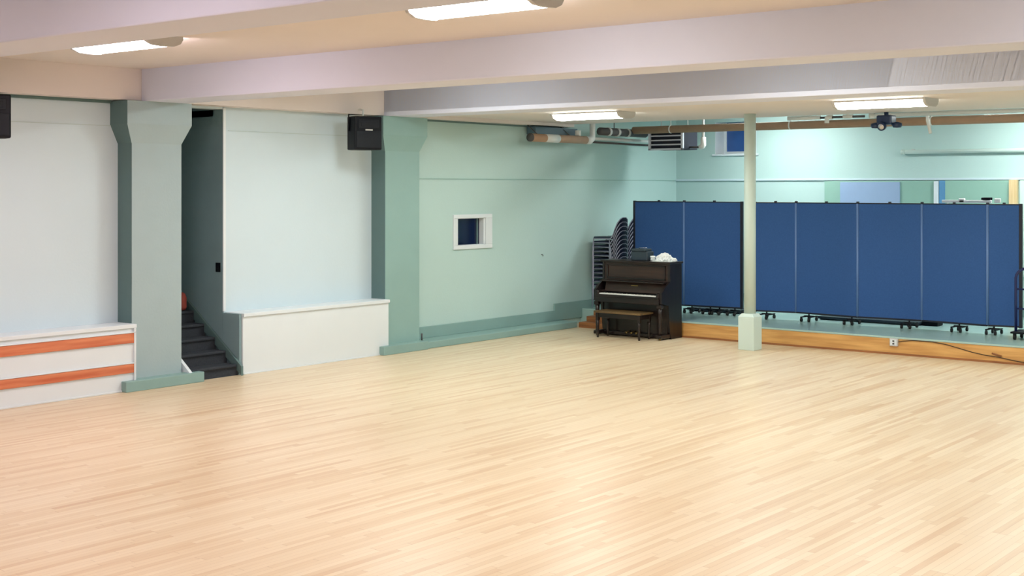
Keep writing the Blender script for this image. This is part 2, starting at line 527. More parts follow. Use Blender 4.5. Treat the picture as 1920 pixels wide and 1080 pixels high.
wn = MB()
wn.box((X1 - 0.04, bx0 - 0.05, bz0 - 0.04), (X1 + 0.42, bx1 + 0.05, bz0), 0.006)
wn.box((X1 + 0.0, bx1 - 0.012, bz0), (X1 + 0.42, bx1, 3.95))
wn.box((X1 + 0.0, bx0, bz0), (X1 + 0.42, bx0 + 0.012, 3.95))
wn.box((X1 + 0.36, bx1 - 0.07, bz0), (X1 + 0.42, bx1 - 0.012, 3.95))
wn.box((X1 + 0.36, bx0 + 0.012, bz0), (X1 + 0.42, bx0 + 0.07, 3.95))
wn.box((X1 + 0.36, bx0 + 0.07, bz0), (X1 + 0.42, bx1 - 0.07, bz0 + 0.06))
wn.box((X1 + 0.36, 13.08, bz0 + 0.06), (X1 + 0.42, 13.13, 3.95))
o = struct(wn.build('window_2', M['white_paint']), 'deep window high on the stage back wall', 'window')
MB().box((X1 + 0.38, bx0 + 0.07, bz0 + 0.06), (X1 + 0.40, bx1 - 0.07, 3.95)).build('pane', M['window_blue'], o)

# ------------------------------------------------------------------ post
cx, cy = 18.82, 10.075
t = MB()
t.use(M['post'])
t.box((cx - 0.135, cy - 0.14, 0), (cx + 0.135, cy + 0.14, 0.53), 0.006)
t.hexa([(cx - .135, cy - .14, .53), (cx + .135, cy - .14, .53), (cx + .135, cy + .14, .53), (cx - .135, cy + .14, .53),
        (cx - .098, cy - .098, .58), (cx + .098, cy - .098, .58), (cx + .098, cy + .098, .58), (cx - .098, cy + .098, .58)])
t.tube([(cx, cy, 0.575), (cx, cy, ZL + 0.01)], 0.093, 28)
o = struct(t.build('pillar', None), 'slim white round post on a square base', 'post')

# ------------------------------------------------------------------ ceiling lights
def light(x, y, z, lens, label, group, first=None):
    if first is None:
        t = thing('ceiling_light', label, 'light', (x, y, z), group)
        hw, hl, h = 0.235, 0.635, 0.105
        MB().prism([(x - hw, z - 0.025), (x - hw, z), (x + hw, z), (x + hw, z - 0.025)], 'Y', y - hl, y + hl).build('housing', M['grey_metal'], t)
        ln = MB()
        ln.prism([(x - hw + .004, z - .025), (x - hw + .03, z - .07), (x - hw * .55, z - h + .006), (x, z - h), (x + hw * .55, z - h + .006), (x + hw - .03, z - .07), (x + hw - .004, z - .025)],
                 'Y', y - hl + .02, y + hl - .02)
        ln.build('lens', lens, t)
        for s in (-1, 1):
            e = MB()
            e.prism([(x - hw - .004, z), (x - hw - .004, z - .03), (x - hw + .026, z - .075), (x - hw * .55, z - h - .002), (x, z - h - .008), (x + hw * .55, z - h - .002), (x + hw - .026, z - .075), (x + hw + .004, z - .03), (x + hw + .004, z)],
                    'Y', y + s * hl - .02, y + s * hl + .02)
            e.build('end_cap', M['grey_metal'], t)
        return t
    c = dup(first)
    c.location = (x, y, z)
    c['label'] = label
    c['group'] = group
    return c
GV = 'wraparound ceiling lights in the hall'
l1 = light(8.12, 11.57, ZC, M['lens_pink'], 'lit ceiling light at upper left above the wood railed bench', GV)
l2 = light(8.22, 6.84, ZC, M['lens_warm'], 'largest lit ceiling light at the top edge of the photo', GV)
l3 = light(17.0, 11.88, ZL, M['lens_cool'], 'lit ceiling light above the piano wall near the pipes', GV)
light(17.0, 7.07, ZL, None, 'lit ceiling light to the right of the white post', GV, l3)
GO = 'ceiling lights out of the picture'
for x, y in ((8.2, 2.1), (3.4, 11.62), (3.4, 6.86), (3.4, 2.1)):
    light(x, y, ZC, None, 'ceiling light out of view nearer the viewer', GO, l1 if x < 4 and y > 5 else l2)
light(17.0, 2.2, ZL, None, 'ceiling light out of view to the right', GO, l3)
l5 = light(12.75, 11.75, ZC, M['lens_stage'], 'ceiling light hidden between two beams', GO)
for x, y in ((12.75, 6.95), (12.75, 2.1), (22.4, 11.75), (22.4, 6.9), (22.4, 2.2)):
    light(x, y, ZC, None, 'ceiling light hidden behind a beam or ceiling edge', GO, l5)

# ------------------------------------------------------------------ loudspeakers
def speaker(x, y, z, ang, label):
    """hanging two-way loudspeaker, front towards -Y before turning; z is the top"""
    t = thing('loudspeaker', label, 'speaker', (x, y, z))
    w_, d_, h_ = 0.225, 0.19, 0.50
    b = MB()
    poly = [(-w_, d_ * .4), (-w_, -d_), (w_, -d_), (w_, d_ * .4), (w_ * .55, d_), (-w_ * .55, d_)]
    b.prism([(x + u, y + v) for u, v in poly], 'Z', z - h_, z, 0.018)
    b.build('cabinet', M['black'], t)
    MB().box((x - w_ + .02, y - d_ - .012, z - h_ + .03), (x + w_ - .02, y - d_ + .004, z - .22), 0.008).build('grille', M['black_cloth'], t)
    h = MB()
    h.box((x - .17, y - d_ - .008, z - .18), (x + .17, y - d_ + .004, z - .05), 0.006)
    h.box((x - .13, y - d_ - .014, z - .15), (x + .13, y - d_ - .006, z - .08), 0.004)
    h.build('horn', M['black_cloth'], t)
    MB().box((x - .06, y - d_ - .016, z - .212), (x + .06, y - d_ - .006, z - .195), 0.002).build('badge', M['grey_metal'], t)
    k = MB()
    k.tube([(x - w_ - .012, y, z - .22), (x - w_ - .012, y, z + .03), (x + w_ + .012, y, z + .03), (x + w_ + .012, y, z - .22)], 0.012, 8)
    k.build('yoke', M['black'], t)
    s = MB()
    s.tube([(x, y, z + .02), (x, y, z + .10), (x + .10, y + .305, z + .13)], 0.016, 8)
    s.build('bracket', M['pipe_white'], t)
    t.rotation_euler = (0, 0, ang)
    return t
speaker(14.02, 14.0, 3.66, math.radians(-18), 'black loudspeaker hanging beside the green pier')
speaker(7.98, 14.0, 3.66, math.radians(-18), 'black loudspeaker cut by the left edge of the photo')
# hangers reach the wall beam
for x in (14.02, 7.98):
    pass

# ------------------------------------------------------------------ pipes and services
p = thing('pipe', 'long brown lagged pipe running under the ceiling edge across the stage', 'pipe', (21.5, 9.0, 3.71))
MB().tube([(21.5, Y0 + 0.05, 3.71), (21.5, 14.05, 3.71)], 0.072, 16).build('lagging', M['pipe_brown'], p)
for y in (13.2, 10.7, 8.12, 5.6):
    q = MB()
    q.tube([(21.5, y, 3.64), (21.5, y, ZC)], 0.008, 6)
    q.tube([(21.5, y - .012, 3.71), (21.5, y + .012, 3.71)], 0.077, 16)
    q.build('hanger', M['pipe_white'], p)
p = thing('pipe', 'slim white pipe above the long brown pipe right of the post', 'pipe', (20.9, 7.5, 3.79))
MB().tube([(20.9, Y0 + 0.05, 3.80), (20.9, 8.95, 3.80)], 0.036, 12).build('pipe_run', M['pipe_white'], p)
MB().tube([(20.9, 8.86, 3.80), (20.9, 8.95, 3.80)], 0.046, 12).build('coupling', M['pipe_white'], p)
for y in (8.6, 6.2):
    MB().tube([(20.9, y, 3.8), (20.9, y, ZC)], .008, 6).build('hanger', M['pipe_white'], p)
p = thing('pipe', 'short white pipe with elbow and tee beside the post at the ceiling edge', 'pipe', (20.9, 10.0, 3.79))
q = MB()
q.tube([(20.9, 9.84, 3.80), (20.9, 10.45, 3.80)], 0.036, 12)
q.build('pipe_run', M['pipe_white'], p)
q = MB()
q.tube([(20.9, 9.62, 3.80), (20.9, 9.70, 3.80), (20.9, 9.72, 3.78), (20.9, 9.72, 3.70)], 0.04, 12)
q.build('elbow', M['pipe_white'], p)
q = MB()
q.tube([(20.9, 9.25, 3.80), (20.9, 9.42, 3.80)], 0.034, 12)
q.tube([(20.9, 9.33, 3.80), (20.9, 9.33, 3.86)], 0.03, 12)
q.build('tee', M['pipe_white'], p)
MB().tube([(20.9, 10.2, 3.8), (20.9, 10.2, ZC)], .008, 6).build('hanger', M['pipe_white'], p)
MB().tube([(20.9, 9.04, 3.795), (20.9, 9.84, 3.795)], 0.02, 10).build('connector', M['pipe_dark'], p)
# left group close to the mint wall
p = thing('pipe', 'short brown pipe with white band hanging near the mint wall', 'pipe', (19.3, 14.2, 3.48))
MB().tube([(18.40, 14.2, 3.487), (20.12, 14.2, 3.487)], 0.072, 16).build('lagging', M['pipe_brown'], p)
MB().tube([(18.83, 14.2, 3.487), (19.22, 14.2, 3.487)], 0.076, 16).build('band', M['pipe_white'], p)
MB().tube([(18.38, 14.2, 3.487), (18.42, 14.2, 3.487)], 0.074, 16).build('end_cap', M['pipe_dark'], p)
for x in (18.6, 19.6):
    MB().tube([(x, 14.2, 3.55), (x, 14.42, ZB + .01)], 0.009, 6).build('hanger', M['pipe_dark'], p)
q = MB()
q.tube([(20.10, 14.2, 3.487), (20.22, 14.2, 3.487), (20.30, 14.2, 3.53), (20.32, 14.2, 3.60), (20.32, 14.2, 3.86)], [.078, .078, .07, .055, .055], 14)
q.build('elbow', M['pipe_white'], p)
MB().tube([(19.85, 14.2, 3.56), (19.85, 14.2, 3.66)], 0.055, 12).build('valve', M['pipe_white'], p)
p = thing('pipe', 'dark purple grey pipe rising along the mint wall behind the ceiling light', 'pipe', (21.0, 14.15, 3.6))
MB().tube([(20.42, 14.1, 3.66), (22.0, 14.1, 3.66)], 0.075, 14).build('lagging', M['pipe_dark'], p)
for x in (20.7, 21.0, 21.35):
    MB().tube([(x - .03, 14.1, 3.66), (x + .03, 14.1, 3.66)], 0.084, 14).build('joint', M['grey_metal'], p)
MB().tube([(20.9, 14.1, 3.7), (20.9, 14.1, ZC)], 0.009, 6).build('hanger', M['pipe_dark'], p)
p = thing('pipe', 'thin pale pipe running from the white elbow towards the vent', 'pipe', (21.0, 14.3, 3.5))
MB().tube([(20.35, 14.3, 3.53), (24.0, 14.3, 3.53)], 0.03, 10).build('pipe_run', M['pipe_white'], p)
p = thing('pipe', 'thin dark pipe beneath the pale pipe on the mint wall', 'pipe', (21.0, 14.3, 3.44))
MB().tube([(20.35, 14.3, 3.462), (22.2, 14.2, 3.44), (22.4, 13.9, 3.46)], 0.02, 10).build('pipe_run', M['pipe_dark'], p)
# dark block added as the shadow zone between beam and short pipe
tag(MB().box((18.75, 14.35, 3.56), (20.05, 14.56, 3.70), 0.01).build('shade_block', M['shade_block'], None, (19.4, 14.45, 3.56)),
    'dark blue grey block added as shade above the short brown pipe', 'shade_block')

# louvred unit in the corner
t = thing('air_vent', 'white louvred air vent hanging in the stage corner', 'vent', (21.7, 13.3, 3.3))
v0, v1, z0, z1, xf = 13.02, 13.80, 3.318, 3.70, 21.66
MB().box((xf + .02, v0 + .01, z0 + .01), (xf + .55, v1 - .01, z1 - .01), 0.01).build('casing', M['vent_dark'], t)
f = MB()
f.box((xf - .02, v0, z0), (xf + .03, v1, z0 + .035), .004); f.box((xf - .02, v0, z1 - .035), (xf + .03, v1, z1), .004)
f.box((xf - .02, v0, z0), (xf + .03, v0 + .045, z1), .004); f.box((xf - .02, v1 - .045, z0), (xf + .03, v1, z1), .004)
f.build('frame', M['vent_white'], t)
for k in range(3):
    zz = z0 + .105 + k * .085
    MB().box((xf - .01, v0 + .04, zz - .011), (xf + .05, v1 - .04, zz + .011), .004, rot=Matrix.Rotation(math.radians(12), 3, 'Y')).build('louvre', M['vent_white'], t)
for y in (13.1, 13.7):
    MB().tube([(xf + .3, y, z1 - .02), (xf + .3, y, ZC)], .01, 6).build('hanger', M['pipe_white'], t)
p = thing('pipe', 'short white drop pipe with elbow just right of the vent', 'pipe', (21.9, 12.75, 3.35))
q = MB()
q.tube([(21.9, 12.72, ZC), (21.9, 12.72, 3.52)], 0.022, 10)
q.build('pipe_run', M['pipe_white'], p)
q = MB()
q.tube([(21.9, 12.72, 3.56), (21.9, 12.72, 3.42), (21.9, 12.74, 3.385), (21.9, 12.80, 3.37)], [.05, .055, .055, .045], 12)
q.build('elbow', M['pipe_white'], p)
MB().tube([(21.9, 12.80, 3.37), (21.9, 13.02, 3.37)], 0.022, 10).build('connector', M['pipe_dark'], p)

# stage lamp hanging at the ceiling edge
dx, dy, dz = 19.74, 8.18, 3.78
t = thing('projector', 'dark blue projector with side lobes hanging at the ceiling edge', 'projector', (dx, dy, dz))
MB().box((dx - .11, dy - .125, 3.585), (dx + .11, dy + .125, 3.73), .025).build('body', M['device'], t)
for s in (-1, 1):
    q = MB()
    q.lathe([(0.0, 0), (.06, .004), (.08, .04), (.07, .075), (.0, .095)], (dx, dy + s * .175, 3.53), 14)
    q.box((dx - .03, dy + s * .14 - .05, 3.57), (dx + .03, dy + s * .14 + .05, 3.61), .01)
    q.build('side_lamp', M['device'], t)
q = MB()
q.tube([(dx - .11, dy + .02, 3.56), (dx - .16, dy + .02, 3.545)], [.07, .066], 18)
q.build('lens_ring', M['device'], t)
q = MB()
q.tube([(dx - .16, dy + .02, 3.545), (dx - .165, dy + .02, 3.543)], [.05, .045], 18)
q.build('lens', M['steel'], t)
MB().tube([(dx, dy, 3.72), (dx, dy, ZL)], .035, 12).build('mount', M['device'], t)
p = tag(MB().tube([(21.0, 8.0, ZC), (21.0, 8.0, 3.70), (21.0, 7.95, 3.48)], .028, 10).build('pipe', M['pipe_white'], None, (21.0, 8.0, 3.48)), 'short white stub pipe beside the dark projector', 'pipe')

# long pale tube on the back wall
t = thing('screen_tube', 'long thin pale tube fixed across the stage back wall', 'screen', (23.85, 6.0, 3.25))
MB().tube([(23.93, 3.2, 3.265), (23.93, 9.58, 3.265)], .04, 14).build('tube', M['tube_pale'], t)
MB().tube([(23.93, 9.55, 3.265), (23.93, 9.62, 3.265)], .047, 14).build('end_cap', M['tube_pale'], t)
for y in (9.4, 7.0, 4.4):
    MB().box((23.92, y - .02, 3.26), (24.0, y + .02, 3.32)).build('wall_bracket', M['grey_metal'], t)

# boards on the lower back wall, seen over the dividers
def board(y0_, y1_, z0_, z1_, m, label, xx=23.97, name='wall_board', cat='board', th=.03):
    return tag(MB().box((xx, y0_, z0_), (xx + th, y1_, z1_), .004).build(name, m, None, (xx, (y0_ + y1_) / 2, z0_)), label, cat)
board(9.0, 11.2, 1.0, 2.725, M['board_green'], 'wide sage green board on the back wall above the dividers')
board(9.66, 10.86, 1.2, 2.70, M['board_lilac'], 'lilac blue board mounted on the sage green board', 23.94, 'notice_board')
board(7.62, 8.80, 1.0, 2.725, M['board_green'], 'narrower green board between blue strip and timber post')
board(8.80, 8.915, 1.0, 2.725, M['board_blue'], 'narrow upright blue strip on the back wall', 23.97, 'wall_strip', 'strip')
board(8.92, 8.99, ZS, 2.715, M['white_paint'], 'narrow white upright batten beside the blue strip', 23.90, 'batten', 'batten', .07)
board(7.47, 7.61, ZS, 2.735, M['timber'], 'pale unpainted timber post against the back wall', 23.865, 'timber_post', 'post', .10)
board(5.8, 7.45, 1.0, 2.725, M['board_pale'], 'pale mint board at the right edge of the back wall')

# white rail showing over the divider
t = thing('garment_rack', 'white rail of a rack showing just over the blue divider', 'rack', (22.2, 7.75, ZS))
MB().box((22.17, 7.36, 2.335), (22.23, 8.2, 2.385), .008).build('top_rail', M['pipe_white'], t)
for y in (7.42, 8.10):
    MB().tube([(22.2, y, ZS), (22.2, y, 2.36)], .018, 10).build('upright', M['pipe_white'], t)
for y in (7.26, 7.86):
    MB().box((22.17, y - .05, 2.34), (22.23, y + .05, 2.415), .012).build('joint', M['pipe_white'], t)
MB().box((22.05, 7.3, ZS), (22.35, 8.2, ZS + .05), .01).build('base', M['pipe_white'], t)
tag(MB().box((22.14, 7.36, 2.385), (22.17, 7.52, 2.43), .012).box((22.23, 7.36, 2.385), (22.25, 7.52, 2.43), .01).box((22.14, 7.40, 2.405), (22.25, 7.47, 2.43), .008).build('clamp', M['black'], None, (22.2, 7.44, 2.38)),
    'small black clamp on the white rail over the divider', 'clamp')

# ------------------------------------------------------------------ folding room dividers
def divider(pts, mids, label, feet):
    """pts: hinge points (x, y) from left to right; panels between them"""
    t = thing('room_divider', label, 'divider', (sum(p[0] for p in pts) / len(pts), sum(p[1] for p in pts) / len(pts), ZS))
    zb, zt = 0.425, 2.325
    for (xa, ya), (xb, yb) in zip(pts, pts[1:]):
        d = Vector((xb - xa, yb - ya, 0)); ln = d.length; ang = math.atan2(d.y, d.x)
        c = Vector(((xa + xb) / 2, (ya + yb) / 2, 0))
        R = rotz(ang)
        def bx(lo, hi, bv=0.004):
            lo, hi = Vector(lo), Vector(hi)
            cc = R @ ((lo + hi) / 2) + c
            h = (hi - lo) / 2
            return (cc - h, cc + h, bv, 2, R)
        pn = MB().box(*bx((-ln / 2 + .012, -.018, zb), (ln / 2 - .012, .018, zt), .008)).build('panel', M['blue'], t)
        MB().box(*bx((-ln / 2 + .006, -.022, zt - .004), (ln / 2 - .006, .022, zt + .014))).build('top_trim', M['blue_dark'], pn, None)
        MB().box(*bx((-ln / 2 + .006, -.022, zb - .022), (ln / 2 - .006, .022, zb + .004))).build('bottom_trim', M['blue_dark'], pn, None)
    for i, (x, y) in enumerate(pts):
        if 0 < i < len(pts) - 1:
            MB().tube([(x - .014, y, zb), (x - .014, y, zt)], .02, 8).build('hinge', M['blue_hinge'], t)
        else:
            MB().box((x - .026, y - .024, zb - .03), (x + .026, y + .024, zt + .02), .006).build('end_frame', M['blue_dark'], t)
    for x, y in list(pts[1:-1]) + mids:
        MB().box((x - .02, y - .022, zt + .008), (x + .02, y + .022, zt + .036), .006).build('clip', M['blue_dark'], t)
    for x, y in feet:
        f = MB()
        f.tube([(x, y, zb - .02), (x, y, ZS + .085)], .014, 8)
        f.box((x - .17, y - .085, ZS + .07), (x + .17, y - .055, ZS + .09), .004)
        f.box((x - .17, y + .055, ZS + .07), (x + .17, y + .085, ZS + .09), .004)
        f.box((x - .03, y - .085, ZS + .075), (x + .03, y + .085, ZS + .10), .004)
        fo = f.build('caster_foot', M['black'], t)
        for ax in (-.15, .15):
            for ay in (-.07, .07):
                MB().tube([(x + ax, y + ay - .014, ZS + .034), (x + ax, y + ay + .014, ZS + .034)], .034, 12).build('wheel', M['rubber'], fo)
    return t
A = [(21.15, 13.79), (21.0, 12.60), (21.12, 11.47)]
divider(A, [(21.08, 13.2), (21.06, 12.0)], 'shorter blue folding divider left of the white post behind the piano', [(21.02, 12.45), (21.05, 12.08), (21.07, 11.9), (21.1, 11.6)])
B = [(20.86, 11.065), (21.0, 10.34), (20.9, 9.16), (21.0, 8.09), (20.9, 6.99), (21.0, 6.51)]
divider(B, [(20.93, 10.7), (20.95, 9.75), (20.95, 8.62), (20.95, 7.54), (20.95, 6.75)], 'longer blue folding divider right of the white post on casters',
        [(20.9, 10.86), (20.96, 10.08), (20.93, 9.28), (20.98, 8.3), (20.95, 7.46), (20.92, 6.9)])

# low dark platforms lying on the stage, seen under the dividers
for ya, yb, lb in ((8.3, 10.1, 'low dark flat platform seen under the longer blue divider'), (11.62, 12.75, 'low dark flat platform seen under the shorter blue divider')):
    t = thing('platform', lb, 'platform', (21.6, (ya + yb) / 2, ZS), 'low dark platforms behind the dividers')
    MB().box((21.34, ya, ZS + .018), (21.86, yb, ZS + .062), .006).build('deck', M['box_dark'], t)
    for y in (ya + .08, yb - .08):
        MB().box((21.36, y - .04, ZS), (21.84, y + .04, ZS + .02), .003).build('runner', M['black'], t)
tag(MB().box((21.5, 8.02, ZS), (21.75, 8.28, .41), .012).box((21.52, 8.05, .41), (21.6, 8.25, .43), .006).build('case', M['black'], None, (21.6, 8.15, ZS)),
    'small black case on the stage at the end of the low platform', 'case')

# blue tubular truck at the right edge
t = thing('hand_truck', 'dark blue arched tubular truck at the right edge of the stage', 'truck', (20.45, 6.2, ZS))
arc = [(20.42, 6.405, .40), (20.42, 6.405, 1.22)] + [(20.42, 6.405 - .22 * (1 - math.cos(a)), 1.22 + .16 * math.sin(a)) for a in [math.pi * k / 10 for k in range(1, 10)]] + [(20.42, 5.965, 1.22), (20.42, 5.965, .40)]
MB().tube(arc, .022, 10).build('arch', M['cart_blue'], t)
q = MB()
for z in (.75, 1.05):
    q.tube([(20.42, 6.405, z), (20.42, 5.965, z)], .014, 8)
q.build('cross_bar', M['cart_blue'], t)
q = MB()
q.box((20.32, 5.94, .375), (20.78, 6.46, .405), .008)
q.build('base', M['black'], t)
for x, y in ((20.38, 6.41), (20.72, 6.41), (20.38, 5.99), (20.72, 5.99)):
    w_ = MB()
    w_.tube([(x, y - .016, ZS + .042), (x, y + .016, ZS + .042)], .042, 12)
    w_.box((x - .022, y - .022, ZS + .05), (x + .022, y + .022, .38), .004)
    w_.build('wheel', M['rubber'], t)

# ------------------------------------------------------------------ stacking chairs, seat front towards +Y
def chair(x, y, z):
    t = thing('stacking_chair', '', 'chair', (x, y, z))
    hw = .205
    s = MB()
    s.box((x - hw, y - .20, z + .415), (x + hw, y + .22, z + .46), .02, 3)
    s.build('seat', M['navy_cushion'], t)
    # back: rounded top, leaning, inside a chrome hoop
    b = MB()
    prof = [(-.165, 0), (.165, 0), (.18, .12), (.165, .24), (.12, .315), (.05, .345), (-.05, .345), (-.12, .315), (-.165, .24), (-.18, .12)]
    tt = bmesh.new()
    lean = .42
    va = [tt.verts.new((x + u, y - .20 - v * lean, z + .48 + v)) for u, v in prof]
    vb = [tt.verts.new((x + u * .96, y - .225 - v * lean, z + .475 + v * .985)) for u, v in prof]
    tt.faces.new(va); tt.faces.new(vb[::-1])
    for i in range(len(prof)):
        j = (i + 1) % len(prof)
        tt.faces.new((va[i], vb[i], vb[j], va[j]))
    bmesh.ops.recalc_face_normals(tt, faces=tt.faces)
    b._merge(tt)
    bk = b.build('backrest', M['navy_cushion'], t)
    h = MB()
    h.tube([(x + u * 1.06, y - .215 - v * lean, z + .475 + v * 1.02) for u, v in prof[1:] + prof[:1]], .010, 8)
    h.build('hoop', M['chair_frame'], bk)
    for sx in (-1, 1):
        u = x + sx * (hw + .012)
        f = MB(); f.tube([(u, y + .20, z + .43), (u + sx * .015, y + .225, z)], .011, 8); f.build('leg', M['chair_frame'], t)
        f = MB(); f.tube([(u, y - .16, z + .43), (u + sx * .015, y - .235, z)], .011, 8); f.build('leg', M['chair_frame'], t)
        f = MB(); f.tube([(u, y + .20, z + .425), (u, y - .19, z + .425), (u - sx * .02, y - .205, z + .455), (u - sx * .035, y - .215 - .06 * lean, z + .53)], .011, 8)
        f.build('side_frame', M['chair_frame'], t)
    return t
ORD = ['topmost', 'second', 'third', 'fourth', 'fifth', 'sixth', 'seventh', 'eighth', 'ninth', 'tenth', 'eleventh', 'twelfth']
proto = None
for sx, sy, nm, n in ((20.95, 14.26, 'left stack of chairs against the mint wall', 12), (21.42, 14.27, 'right stack of chairs beside the divider end', 12)):
    for k in range(n):
        z = ZS + k * .083
        if proto is None:
            proto = chair(sx, sy, z)
            o = proto
        else:
            o = dup(proto)
            o.location = (sx, sy, z)
        r = n - 1 - k
        o['label'] = ('topmost navy chair in the ' if r == 0 else ('lowest navy chair in the ' if k == 0 else ORD[r] + ' navy chair from the top in the ')) + nm
        o['group'] = 'navy stacking chairs behind the piano'

# ------------------------------------------------------------------ upright piano, keyboard towards -X
PY0, PY1 = 11.80, 13.20
t = thing('upright_piano', 'old dark brown upright piano in front of the stage', 'piano', (19.3, 12.5, 0))
for ya, yb in ((PY0, PY0 + .045), (PY1 - .045, PY1)):
    q = MB()
    q.prism([(19.24, .0), (19.58, .0), (19.58, 1.285), (19.20, 1.285), (19.20, .98), (19.05, .90), (18.93, .80), (18.93, .62), (19.14, .58), (19.2, .10), (19.24, .0)][:-1], 'Y', ya, yb)
    q.build('side_panel', M['piano_side'], t)
MB().box((19.46, PY0 + .045, .02), (19.56, PY1 - .045, 1.28)).build('back_frame', M['piano_side'], t)
MB().box((19.15, PY0 - .02, 1.285), (19.60, PY1 + .02, 1.32), .008).build('lid', M['piano'], t)
pn = MB().box((19.21, PY0 + .045, .97), (19.24, PY1 - .045, 1.285), .004).build('upper_panel', M['piano_panel'], t)
q = MB()
q.box((19.195, PY0 + .09, 1.225), (19.212, PY1 - .09, 1.25), .003); q.box((19.195, PY0 + .09, 1.0), (19.212, PY1 - .09, 1.025), .003)
q.box((19.195, PY0 + .09, 1.0), (19.212, PY0 + .12, 1.25), .003); q.box((19.195, PY1 - .12, 1.0), (19.212, PY1 - .09, 1.25), .003)
q.build('moulding', M['piano'], pn)
# raised fallboard behind the keys with a small emblem
fb = MB()
fb.hexa([(19.12, PY0 + .1, .775), (19.15, PY0 + .1, .775), (19.15, PY1 - .1, .775), (19.12, PY1 - .1, .775),
         (19.175, PY0 + .1, .95), (19.20, PY0 + .1, .95), (19.20, PY1 - .1, .95), (19.175, PY1 - .1, .95)])
fb = fb.build('fallboard', M['piano_panel'], t)
MB().box((19.145, 12.42, .885), (19.152, 12.56, .90), .001).build('emblem', M['brass'], fb)
MB().box((19.05, PY0 + .05, .95), (19.22, PY1 - .05, .975), .005).build('music_shelf', M['piano'], t)
MB().box((18.90, PY0 + .046, .60), (19.20, PY1 - .046, .70), .006).build('keybed', M['piano'], t)
MB().box((18.895, PY0 + .05, .69), (18.925, PY1 - .05, .735), .006).build('key_slip', M['piano'], t)
for ya, yb in ((PY0 + .046, PY0 + .115), (PY1 - .115, PY1 - .046)):
    MB().box((18.91, ya, .70), (19.14, yb, .80), .02).build('key_block', M['piano'], t)
# keys
ky0, ky1 = PY0 + .115, PY1 - .115
nk = 52
kw = (ky1 - ky0) / nk
q = MB()
for i in range(nk):
    q.box((18.93, ky0 + i * kw + .0006, .72), (19.13, ky0 + (i + 1) * kw - .0006, .752), .002, 1)
wk = q.build('white_keys', M['ivory'], t)
q = MB()
for i in range(nk):
    if i % 7 in (0, 2, 3, 5, 6) and i < nk - 1:
        y = ky1 - (i + 1) * kw
        q.box((19.01, y - .006, .75), (19.13, y + .006, .764), .002, 1)
q.build('black_keys', M['ebony'], t)
MB().box((19.17, PY0 + .045, .06), (19.20, PY1 - .045, .60), .006).build('lower_panel', M['piano'], t)
MB().box((19.0, PY0 + .008, 0.02), (19.235, PY0 + .09, .09), .01).build('toe_block', M['piano'], t)
MB().box((19.0, PY1 - .09, 0.02), (19.235, PY1 - .008, .09), .01).build('toe_block', M['piano'], t)
MB().box((19.10, PY0 + .09, .02), (19.5, PY1 - .09, .08), .008).build('bottom_rail', M['piano'], t)
for y in (PY0 + .056, PY1 - .056):
    q = MB()
    q.box((18.915, y - .045, .54), (19.005, y + .045, .605), .01)
    q.tube([(18.96, y, .09), (18.96, y, .16), (18.96, y, .45), (18.96, y, .54)], [.032, .026, .036, .04], 12)
    q.box((18.905, y - .05, .03), (19.06, y + .05, .09), .012)
    q.build('leg', M['piano'], t)
    w_ = MB()
    w_.tube([(18.96, y - .014, .018), (18.96, y + .014, .018)], .018, 12)
    w_.tube([(19.45, y - .014, .018), (19.45, y + .014, .018)], .018, 12)
    w_.build('caster', M['brass'], t)
for k, y in enumerate((12.40, 12.50, 12.60)):
    q = MB()
    q.tube([(19.17, y, .10), (19.08, y, .085), (19.05, y, .07)], [.012, .014, .02], 8)
    q.build('pedal', M['brass'], t)

# things on the piano lid
ZT = 1.32
t = thing('equipment_case', 'dark grey case standing on the piano lid near the stacked chairs', 'case', (19.42, 12.5, ZT))
MB().box((19.32, 12.34, ZT), (19.54, 12.68, ZT + .16), .015).build('case_body', M['box_dark'], t)
MB().box((19.30, 12.37, ZT + .16), (19.52, 12.66, ZT + .205), .012).build('case_lid', M['box_dark'], t)
MB().tube([(19.40, 12.40, ZT + .205), (19.40, 12.40, ZT + .222), (19.40, 12.55, ZT + .222), (19.40, 12.55, ZT + .205)], .006, 6).build('handle', M['steel'], t)
t = thing('jar', 'small white jar with lid on the piano top', 'jar', (19.4, 12.275, ZT))
q = MB(); q.lathe([(.0, 0), (.042, .002), (.045, .03), (.038, .045), (.036, .05)], (19.4, 12.275, ZT), 16); q.build('jar_body', M['paper'], t)
q = MB(); q.lathe([(.04, .05), (.046, .054), (.046, .085), (.0, .088)], (19.4, 12.275, ZT), 16); q.build('lid', M['white_plastic'], t)
tag(MB().box((19.28, 11.86, ZT), (19.52, 12.22, ZT + .006), .002, rot=rotz(.12)).box((19.3, 11.9, ZT + .006), (19.5, 12.2, ZT + .012), .002, rot=rotz(-.08)).build('paper_sheets', M['paper'], None, (19.4, 12.04, ZT)),
    'flat white paper sheets lying on the piano lid', 'paper')
bm_ = bmesh.new()
bmesh.ops.create_icosphere(bm_, subdivisions=4, radius=1)
for v in bm_.verts:
    n = v.co.normalized()
    k = 1 + .16 * math.sin(7 * n.x + 3 * n.y) * math.cos(6 * n.z + 5 * n.y) + .12 * math.sin(13 * n.x - 9 * n.z) * math.sin(11 * n.y)
    k += random.uniform(-.04, .04)
    v.co = Vector((n.x * .09 * k, n.y * .14 * k - .02 * n.z, max(-.03, n.z * .095 * k)))
mb = MB(); mb._merge(bm_, False)
bmesh.ops.translate(mb.bm, vec=(19.40, 12.05, ZT + .042), verts=mb.bm.verts)
tag(mb.build('plastic_bag', M['white_plastic'], None, (19.40, 12.05, ZT + .012)), 'crumpled white plastic bag on top of the piano', 'bag')
bm_ = bmesh.new()
bmesh.ops.create_icosphere(bm_, subdivisions=3, radius=1)
